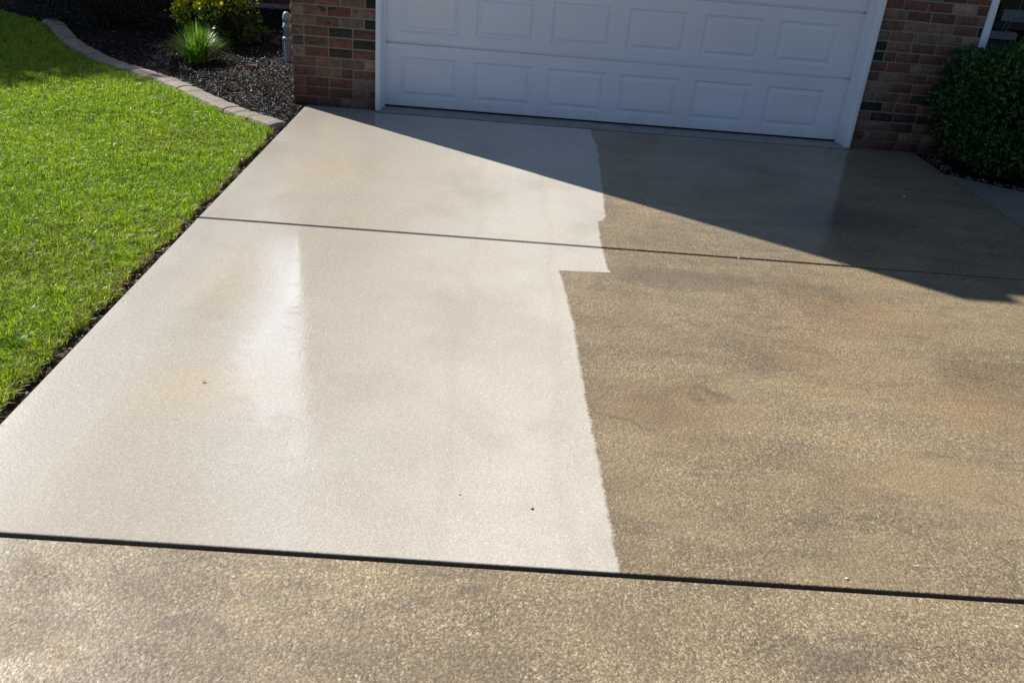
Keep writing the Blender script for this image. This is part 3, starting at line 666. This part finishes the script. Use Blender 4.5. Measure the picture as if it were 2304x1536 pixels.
# taller weed tufts in the lawn
def tuft(name, cx, cy, z0, n, h, spread, cols, label, cat, wd=.005, group=None):
    ang = rng.uniform(0, 6.28, n); r0 = np.abs(rng.normal(0, spread*.16, n)); out = rng.beta(1.4, 1.6, n)*spread
    hh = h*rng.uniform(.65, 1.05, n)*(1-.25*(out/spread)); K = 7; V = []; pr = []
    wv = wd*rng.uniform(.6, 1.2, n); side = np.stack([-np.sin(ang), np.cos(ang), 0*ang], 1)
    for k in range(K):
        t = k/(K-1); rr = r0+out*t**1.8; z = z0+hh*(t-.42*(out/spread)*t**3)
        c = np.stack([cx+rr*np.cos(ang), cy+rr*np.sin(ang), z], 1); ww = (wv*(1-t**2.5)*.5+.0003)[:, None]
        pr += [c-side*ww, c+side*ww]
    V = np.stack(pr, 1).reshape(-1, 3); i = np.arange(n)[:, None]*(2*K)
    F = np.concatenate([np.stack([i[:, 0]+2*k, i[:, 0]+2*k+1, i[:, 0]+2*k+3, i[:, 0]+2*k+2], 1) for k in range(K-1)])
    return tag(np_mesh(name, V, F, GRASS, None, np.repeat(cols, 2*K, 0)), label, cat, group)
n = 800; cc = vary((.12, .28, .02), n, .22, (.19, .33, .04), .3); k = rng.random(n) < .10; cc[k] = (.5, .55, .48)
tuft('grass_tuft', -3.02, 8.90, -.01, n, .43, .34, cc, 'fountain shaped green ornamental grass clump in the mulch bed', 'ornamental grass', .008)
tuft('weed', -1.92, 3.16, -.03, 130, .085, .09, vary((.12, .24, .02), 130, .2), 'taller bright green weed tuft in the near part of the lawn', 'weed', .005)

# mulch chips
def chips(x, y, z, Lr, Wr, cols, tilt=.35):
    n = len(x); L = rng.uniform(*Lr, n)/2; W = rng.uniform(*Wr, n)/2; a = rng.uniform(0, 6.28, n); tl = rng.normal(0, tilt, n); r = rng.normal(0, .6, n)
    d = np.stack([np.cos(a)*np.cos(tl), np.sin(a)*np.cos(tl), np.sin(tl)], 1); A, B = frame(d)
    s = A*np.cos(r)[:, None]+B*np.sin(r)[:, None]; u = np.cross(s, d)
    c = np.stack([x, y, z], 1); L = L[:, None]; W = W[:, None]; P = []
    for e in (-1, 0, 1):
        m = c+d*L*e+u*W*(.25 if e == 0 else -.2); k = 1 if e == 0 else .6
        P += [m+s*W*k, m-s*W*k, m+u*W*.8*k]
    V = np.stack(P, 1).reshape(-1, 3); i = np.arange(n)[:, None]*9; F4 = []
    for q in (0, 3):
        for e in range(3): F4.append([q+e, q+(e+1) % 3, q+3+(e+1) % 3, q+3+e])
    F = (i[:, :, None]+np.array(F4)[None]).reshape(-1, 4); F3 = (i[:, :, None]+np.array([[2, 1, 0], [6, 7, 8]])[None]).reshape(-1, 3)
    return V, [F, F3], np.repeat(cols, 9, 0)
x, y = scatter(-6.6, -1.66, 6.8, 12.6, 2600); x2, y2 = scatter(-3.4, -1.66, 6.8, 9.6, 4200); x = np.r_[x, x2]; y = np.r_[y, y2]
ok = (y > edge_y(x)+.085) & ((x < WX0-.01) | (y < 7.55)) & ((x < -1.70) | (y > 7.55)) & (y < 12.6); x, y = x[ok], y[ok]; n = len(x)
cc = vary((.006, .0055, .0055), n, .4, (.055, .032, .022), .16); k = rng.random(n) < .025; cc[k] = (.30, .26, .22)
V, F, cc = chips(x, y, bed_h(x, y)+rng.uniform(.0, .016, n), (.010, .050), (.003, .009), cc)
tag(np_mesh('mulch', V, F, CHIP, None, cc), 'black shredded bark mulch covering the planting bed', 'mulch', kind='stuff')
x, y = scatter(3.56, 6.5, 6.0, 9.2, 2200); ok = y > np.interp(x, [3.57, 4.02, 4.5, 6.5], [7.0, 6.66, 6.42, 5.83]); x, y = x[ok], y[ok]; n = len(x)
ok = (x > 3.9) | (y < 7.58); x, y = x[ok], y[ok]; n = len(x)
V, F, cc = chips(x, y, -.018+rng.uniform(0, .012, n), (.01, .04), (.003, .009), vary((.013, .011, .011), n, .4))
tag(np_mesh('bark_mulch', V, F, CHIP, None, cc), 'dark bark mulch in shade beneath the round shrub', 'mulch', kind='stuff')
# leaf litter behind the border
x, y = scatter(-6.5, -1.9, 12.88, 13.3, 1200); n = len(x); sheet('litter_bed', [(-8, 12.7), (-1.8, 12.7), (-1.8, 13.3), (-8, 13.3)], -.02, SOIL)
d = unit(np.stack([rng.normal(0, 1, n), rng.normal(0, 1, n), rng.normal(0, .25, n)], 1))
o = leaves('leaf_litter', np.stack([x, y, np.full(n, .0)+rng.uniform(0, .03, n)], 1), d, rng.uniform(.03, .07, n), rng.uniform(.02, .04, n), vary((.13, .07, .045), n, .35), DRY)
tag(o, 'brown leaf litter behind the concrete border', 'leaf litter', kind='stuff')
# reddish wood chips near the grass clump
x = rng.normal(-3.45, .16, 260); y = rng.normal(9.45, .13, 260)
V, F, cc = chips(x, y, bed_h(x, y)+.012, (.015, .06), (.006, .016), vary((.20, .085, .06), 260, .35, (.36, .24, .18), .25))
tag(np_mesh('wood_chips', V, F, CHIP, None, cc), 'patch of reddish brown wood chips left of the ornamental grass', 'wood chips', kind='stuff')

def shrub(name, loc, rx, ry, h, nst, nleaf, L, W, cfun, label, cat, zb=.12, seed=1, wh=9, loose=.0):
    g = np.random.default_rng(seed); t = empty(name, loc, label, cat); lx, ly, lz_ = loc
    bm = bmesh.new(); tips = []; dirs = []
    for _ in range(nst):
        a = g.uniform(0, 6.28); el = math.asin(g.uniform(.0, 1)); rr = g.uniform(.82, 1.05)+loose*g.normal()
        tp = Vector((lx+rx*rr*math.cos(a)*math.cos(el), ly+ry*rr*math.sin(a)*math.cos(el), lz_+zb+(h-zb)*rr*math.sin(el)))
        mid = Vector((lx, ly, lz_)).lerp(tp, .5)+Vector((g.normal(0, .03), g.normal(0, .03), -.03))
        tube(bm, [(lx+g.normal(0, .03), ly+g.normal(0, .03), lz_-.03), mid, tp], [.008, .005, .002], 4)
        for q in (1., .8, .6): 
            pq = mid.lerp(tp, q*2-1) if q > .5 else mid
            tips.append(pq); dirs.append((tp-mid).normalized())
    bm_obj('branches', bm, BARK, t)
    tips = np.array(tips); dirs = np.array(dirs); k = g.integers(0, len(tips), nleaf)
    base = tips[k]+g.normal(0, .018+.05*loose, (nleaf, 3)); d = unit(dirs[k]*.7+unit(g.normal(0, 1, (nleaf, 3)))*.9+np.array([0, 0, .25]))
    hz = (base[:, 2]-lz_)/h
    leaves('leaves', base, d, g.uniform(*L, nleaf), g.uniform(*W, nleaf), cfun(base, hz, g), LEAF, t)
    return t
def col_B(b, hz, g):
    n = len(b); c = vary((.07, .15, .025), n, .3); k = (g.random(n) < np.clip((hz-.26)*3.4-(b[:, 0]+3.16)*.9, 0, .9)); c[k] = vary((.62, .62, .03), k.sum(), .22)
    k = (g.random(n) < .05) & (hz > .4); c[k] = (.42, .20, .03); return c
shrub('flowering_shrub', (-3.16, 9.95, 0), .47, .45, .95, 110, 4600, (.032, .056), (.018, .028), col_B, 'glossy shrub with yellow green new leaves behind the ornamental grass', 'shrub', .1, 2)
shrub('dark_shrub', (-4.62, 10.75, 0), .80, .60, .80, 110, 4800, (.022, .042), (.011, .018), lambda b, hz, g: vary((.016, .034, .014), len(b), .3), 'dark leafy shrub in shade near the upper left end of the curved edging', 'shrub', .05, 3)
shrub('bare_shrub', (-3.72, 11.3, 0), .42, .38, .75, 40, 700, (.02, .035), (.01, .015), lambda b, hz, g: vary((.02, .04, .016), len(b), .3), 'thin sparse shrub with bare twigs between the dark shrub and the glossy shrub', 'shrub', .1, 5)
shrub('low_plant', (-3.24, 9.02, 0), .10, .08, .07, 14, 130, (.02, .035), (.012, .02), lambda b, hz, g: vary((.22, .30, .03), len(b), .2), 'small yellow green weed at the left foot of the ornamental grass', 'weed', .01, 6)
# clipped shrub right of the garage
def clipped():
    g = np.random.default_rng(21); loc = (4.30, 7.25, 0); t = empty('clipped_shrub', loc, 'large rounded dark green clipped shrub beside the right brick pier', 'shrub')
    bm = bmesh.new(); tp = []
    n = 24000
    u = unit(g.normal(0, 1, (n, 3))); u = u[u[:, 2] > -.93]; n = len(u)
    p = 3.2; rr = 1/(np.abs(u[:, 0])**p+np.abs(u[:, 1])**p+np.abs(u[:, 2])**p)**(1/p)
    lump = .05*(g.random(n) < .04)*g.random(n)*2+.07*np.sin(u[:, 0]*7+1)*np.sin(u[:, 1]*6)+.05*np.sin(u[:, 2]*9+u[:, 0]*5)+.035*g.normal(0, 1, n)
    depth = np.where(g.random(n) < .35, g.uniform(.72, .97, n), 1.)
    s = (rr+lump)*depth
    B = np.stack([loc[0]+.70*s*u[:, 0], loc[1]+.62*s*u[:, 1], .49+.45*s*u[:, 2]], 1)
    d = unit(u*.75+unit(g.normal(0, 1, (n, 3)))*.85+np.array([0, 0, .25]))
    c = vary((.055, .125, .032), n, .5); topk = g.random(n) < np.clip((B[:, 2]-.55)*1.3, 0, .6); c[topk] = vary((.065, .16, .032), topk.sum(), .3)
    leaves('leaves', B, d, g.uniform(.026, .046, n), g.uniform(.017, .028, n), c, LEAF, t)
    m_ = 34; bp = np.tile([3.97, 6.74, .47], (m_, 1))+g.normal(0, .012, (m_, 3))
    leaves('new_growth', bp, unit(g.normal(0, 1, (m_, 3))+np.array([-.3, -1.2, .3])), g.uniform(.035, .06, m_), g.uniform(.02, .03, m_), vary((.16, .30, .03), m_, .15), LEAF, t)
    for k in range(26):
        a = g.uniform(0, 6.28); e = g.uniform(.1, 1.3); q = Vector((loc[0]+.5*math.cos(a)*math.cos(e), loc[1]+.45*math.sin(a)*math.cos(e), .35+.45*math.sin(e)))
        tube(bm, [(loc[0]+g.normal(0, .04), loc[1]+g.normal(0, .04), -.04), Vector((loc[0], loc[1], .2)).lerp(q, .5), q], [.014, .009, .004], 5)
    bm_obj('branches', bm, BARK, t)
    # dense twiggy heart that keeps daylight from passing straight through
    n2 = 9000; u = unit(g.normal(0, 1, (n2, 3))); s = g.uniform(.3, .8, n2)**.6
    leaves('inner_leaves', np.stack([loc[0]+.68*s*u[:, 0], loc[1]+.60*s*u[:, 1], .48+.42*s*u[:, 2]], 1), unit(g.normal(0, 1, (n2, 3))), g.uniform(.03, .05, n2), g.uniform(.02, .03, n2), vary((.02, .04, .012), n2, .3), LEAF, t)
clipped()

# trees beyond the bed: they shade the top of the lawn and show in the wet slab
def tree(name, x, y, r, h, zc, n, label, seed, sz=.12):
    g = np.random.default_rng(seed); t = empty(name, (x, y, 0), label, 'tree', 'trees behind the garden'); bm = bmesh.new(); cl = []
    tube(bm, [(x, y, -.1), (x+.1, y, zc*.5), (x, y+.1, zc+r*.6)], [.22, .17, .06], 10)
    for k in range(26):
        a = g.uniform(0, 6.28); e = g.uniform(-.5, 1.4); rr = r*g.uniform(.55, 1.0)
        q = np.array([x+rr*math.cos(a)*math.cos(e), y+rr*math.sin(a)*math.cos(e), zc+h*rr/r*math.sin(e)]); cl.append(q)
        tube(bm, [(x, y, zc*g.uniform(.5, .9)), Vector((x, y, zc)).lerp(Vector(q), .5), q], [.07, .04, .015], 5)
    bm_obj('trunk', bm, BARK, t)
    cl = np.array(cl); k = g.integers(0, len(cl), n); B = cl[k]+unit(g.normal(0, 1, (n, 3)))*(g.random((n, 1))**.45)*r*.42
    leaves('crown', B, unit(g.normal(0, 1, (n, 3))), g.uniform(sz*.7, sz*1.3, n), g.uniform(sz*.4, sz*.7, n), vary((.04, .085, .02), n, .3), LEAF, t)
tree('leafy_tree', -11.7, 14.7, 2.35, 2.2, 6.0, 34000, 'tall leafy tree beyond the left end of the garden', 31)
tree('leafy_tree', -9.0, 24.5, 3.6, 4.0, 7.0, 9000, 'broad leafy tree behind the back wing of the house', 32, .16)
tree('leafy_tree', -17.0, 24.0, 4.2, 4.2, 6.5, 9000, 'wide leafy tree farthest left behind the garden', 33, .18)

# ------------------------------------------------------------ small things lying about
def curled_leaf(name, x, y, z, L, W, ang, col, label, curl=.5, tilt=.2):
    bm = bmesh.new(); n = 9; rows = []
    for i in range(n):
        t = i/(n-1); wv = W*math.sin(math.pi*min(t*1.02+.02, 1))**.7*(1+.15*math.sin(t*23)); c = Vector(((t-.5)*L, 0, curl*L*(t-.5)**2+tilt*L*t))
        rows.append([bm.verts.new(c+Vector((0, s*wv/2, abs(s)*wv*.35*curl))) for s in (-1, -.5, 0, .5, 1)])
    for a, b in zip(rows, rows[1:]):
        for k in range(4): bm.faces.new((a[k], a[k+1], b[k+1], b[k]))
    r = bmesh.ops.solidify(bm, geom=bm.faces[:], thickness=.0008)
    o = bm_obj(name, bm, M('leaf_'+label.split()[0], .6, col).m, None, True); o.location = (x, y, z); o.rotation_euler = (0, 0, ang)
    return tag(o, label, 'leaf')
curled_leaf('dead_leaf', -2.44, 8.66, .045, .12, .085, .3, (.20, .085, .04), 'curled brown dead leaf on black mulch by the garage wall', .8, .1)
curled_leaf('fallen_leaf', -1.91, 4.33, .03, .055, .028, .2, (.46, .36, .24), 'tan dry leaf lying on the middle of the lawn', .3, .05)
curled_leaf('small_leaf', -1.095, 2.976, .004, .020, .010, .2, (.62, .32, .08), 'tiny orange leaf lying on the washed concrete', .1, 0)
def pebble(x, y, r, col, label, name='pebble'):
    bm = bmesh.new(); bmesh.ops.create_icosphere(bm, subdivisions=2, radius=r)
    for v in bm.verts: v.co = Vector((v.co.x*1.5, v.co.y, v.co.z*.7))*(1+random.uniform(-.12, .12))
    o = bm_obj(name, bm, M('pebble_'+str(len(bpy.data.materials)), .6, col).m, None, True); o.location = (x, y, r*.5); o.rotation_euler = (0, 0, random.uniform(-.5, .5)); return tag(o, label, name.split('_')[-1])
pebble(1.153, 2.09, .0045, (.75, .70, .60), 'pale pebble lying just behind the wide expansion joint')
pebble(1.40, 4.745, .006, (.7, .62, .5), 'pale pebble caught in the narrow expansion joint')
pebble(2.947, 6.239, .006, (.6, .58, .54), 'pale pebble on the shaded dirty concrete')
pebble(.183, 2.328, .0036, (.08, .055, .04), 'larger dark brown seed on the washed concrete near the wide joint', 'fallen_seed')
pebble(-.058, 2.377, .0024, (.16, .11, .08), 'smaller dark brown seed on the washed concrete, left of the larger one', 'fallen_seed')
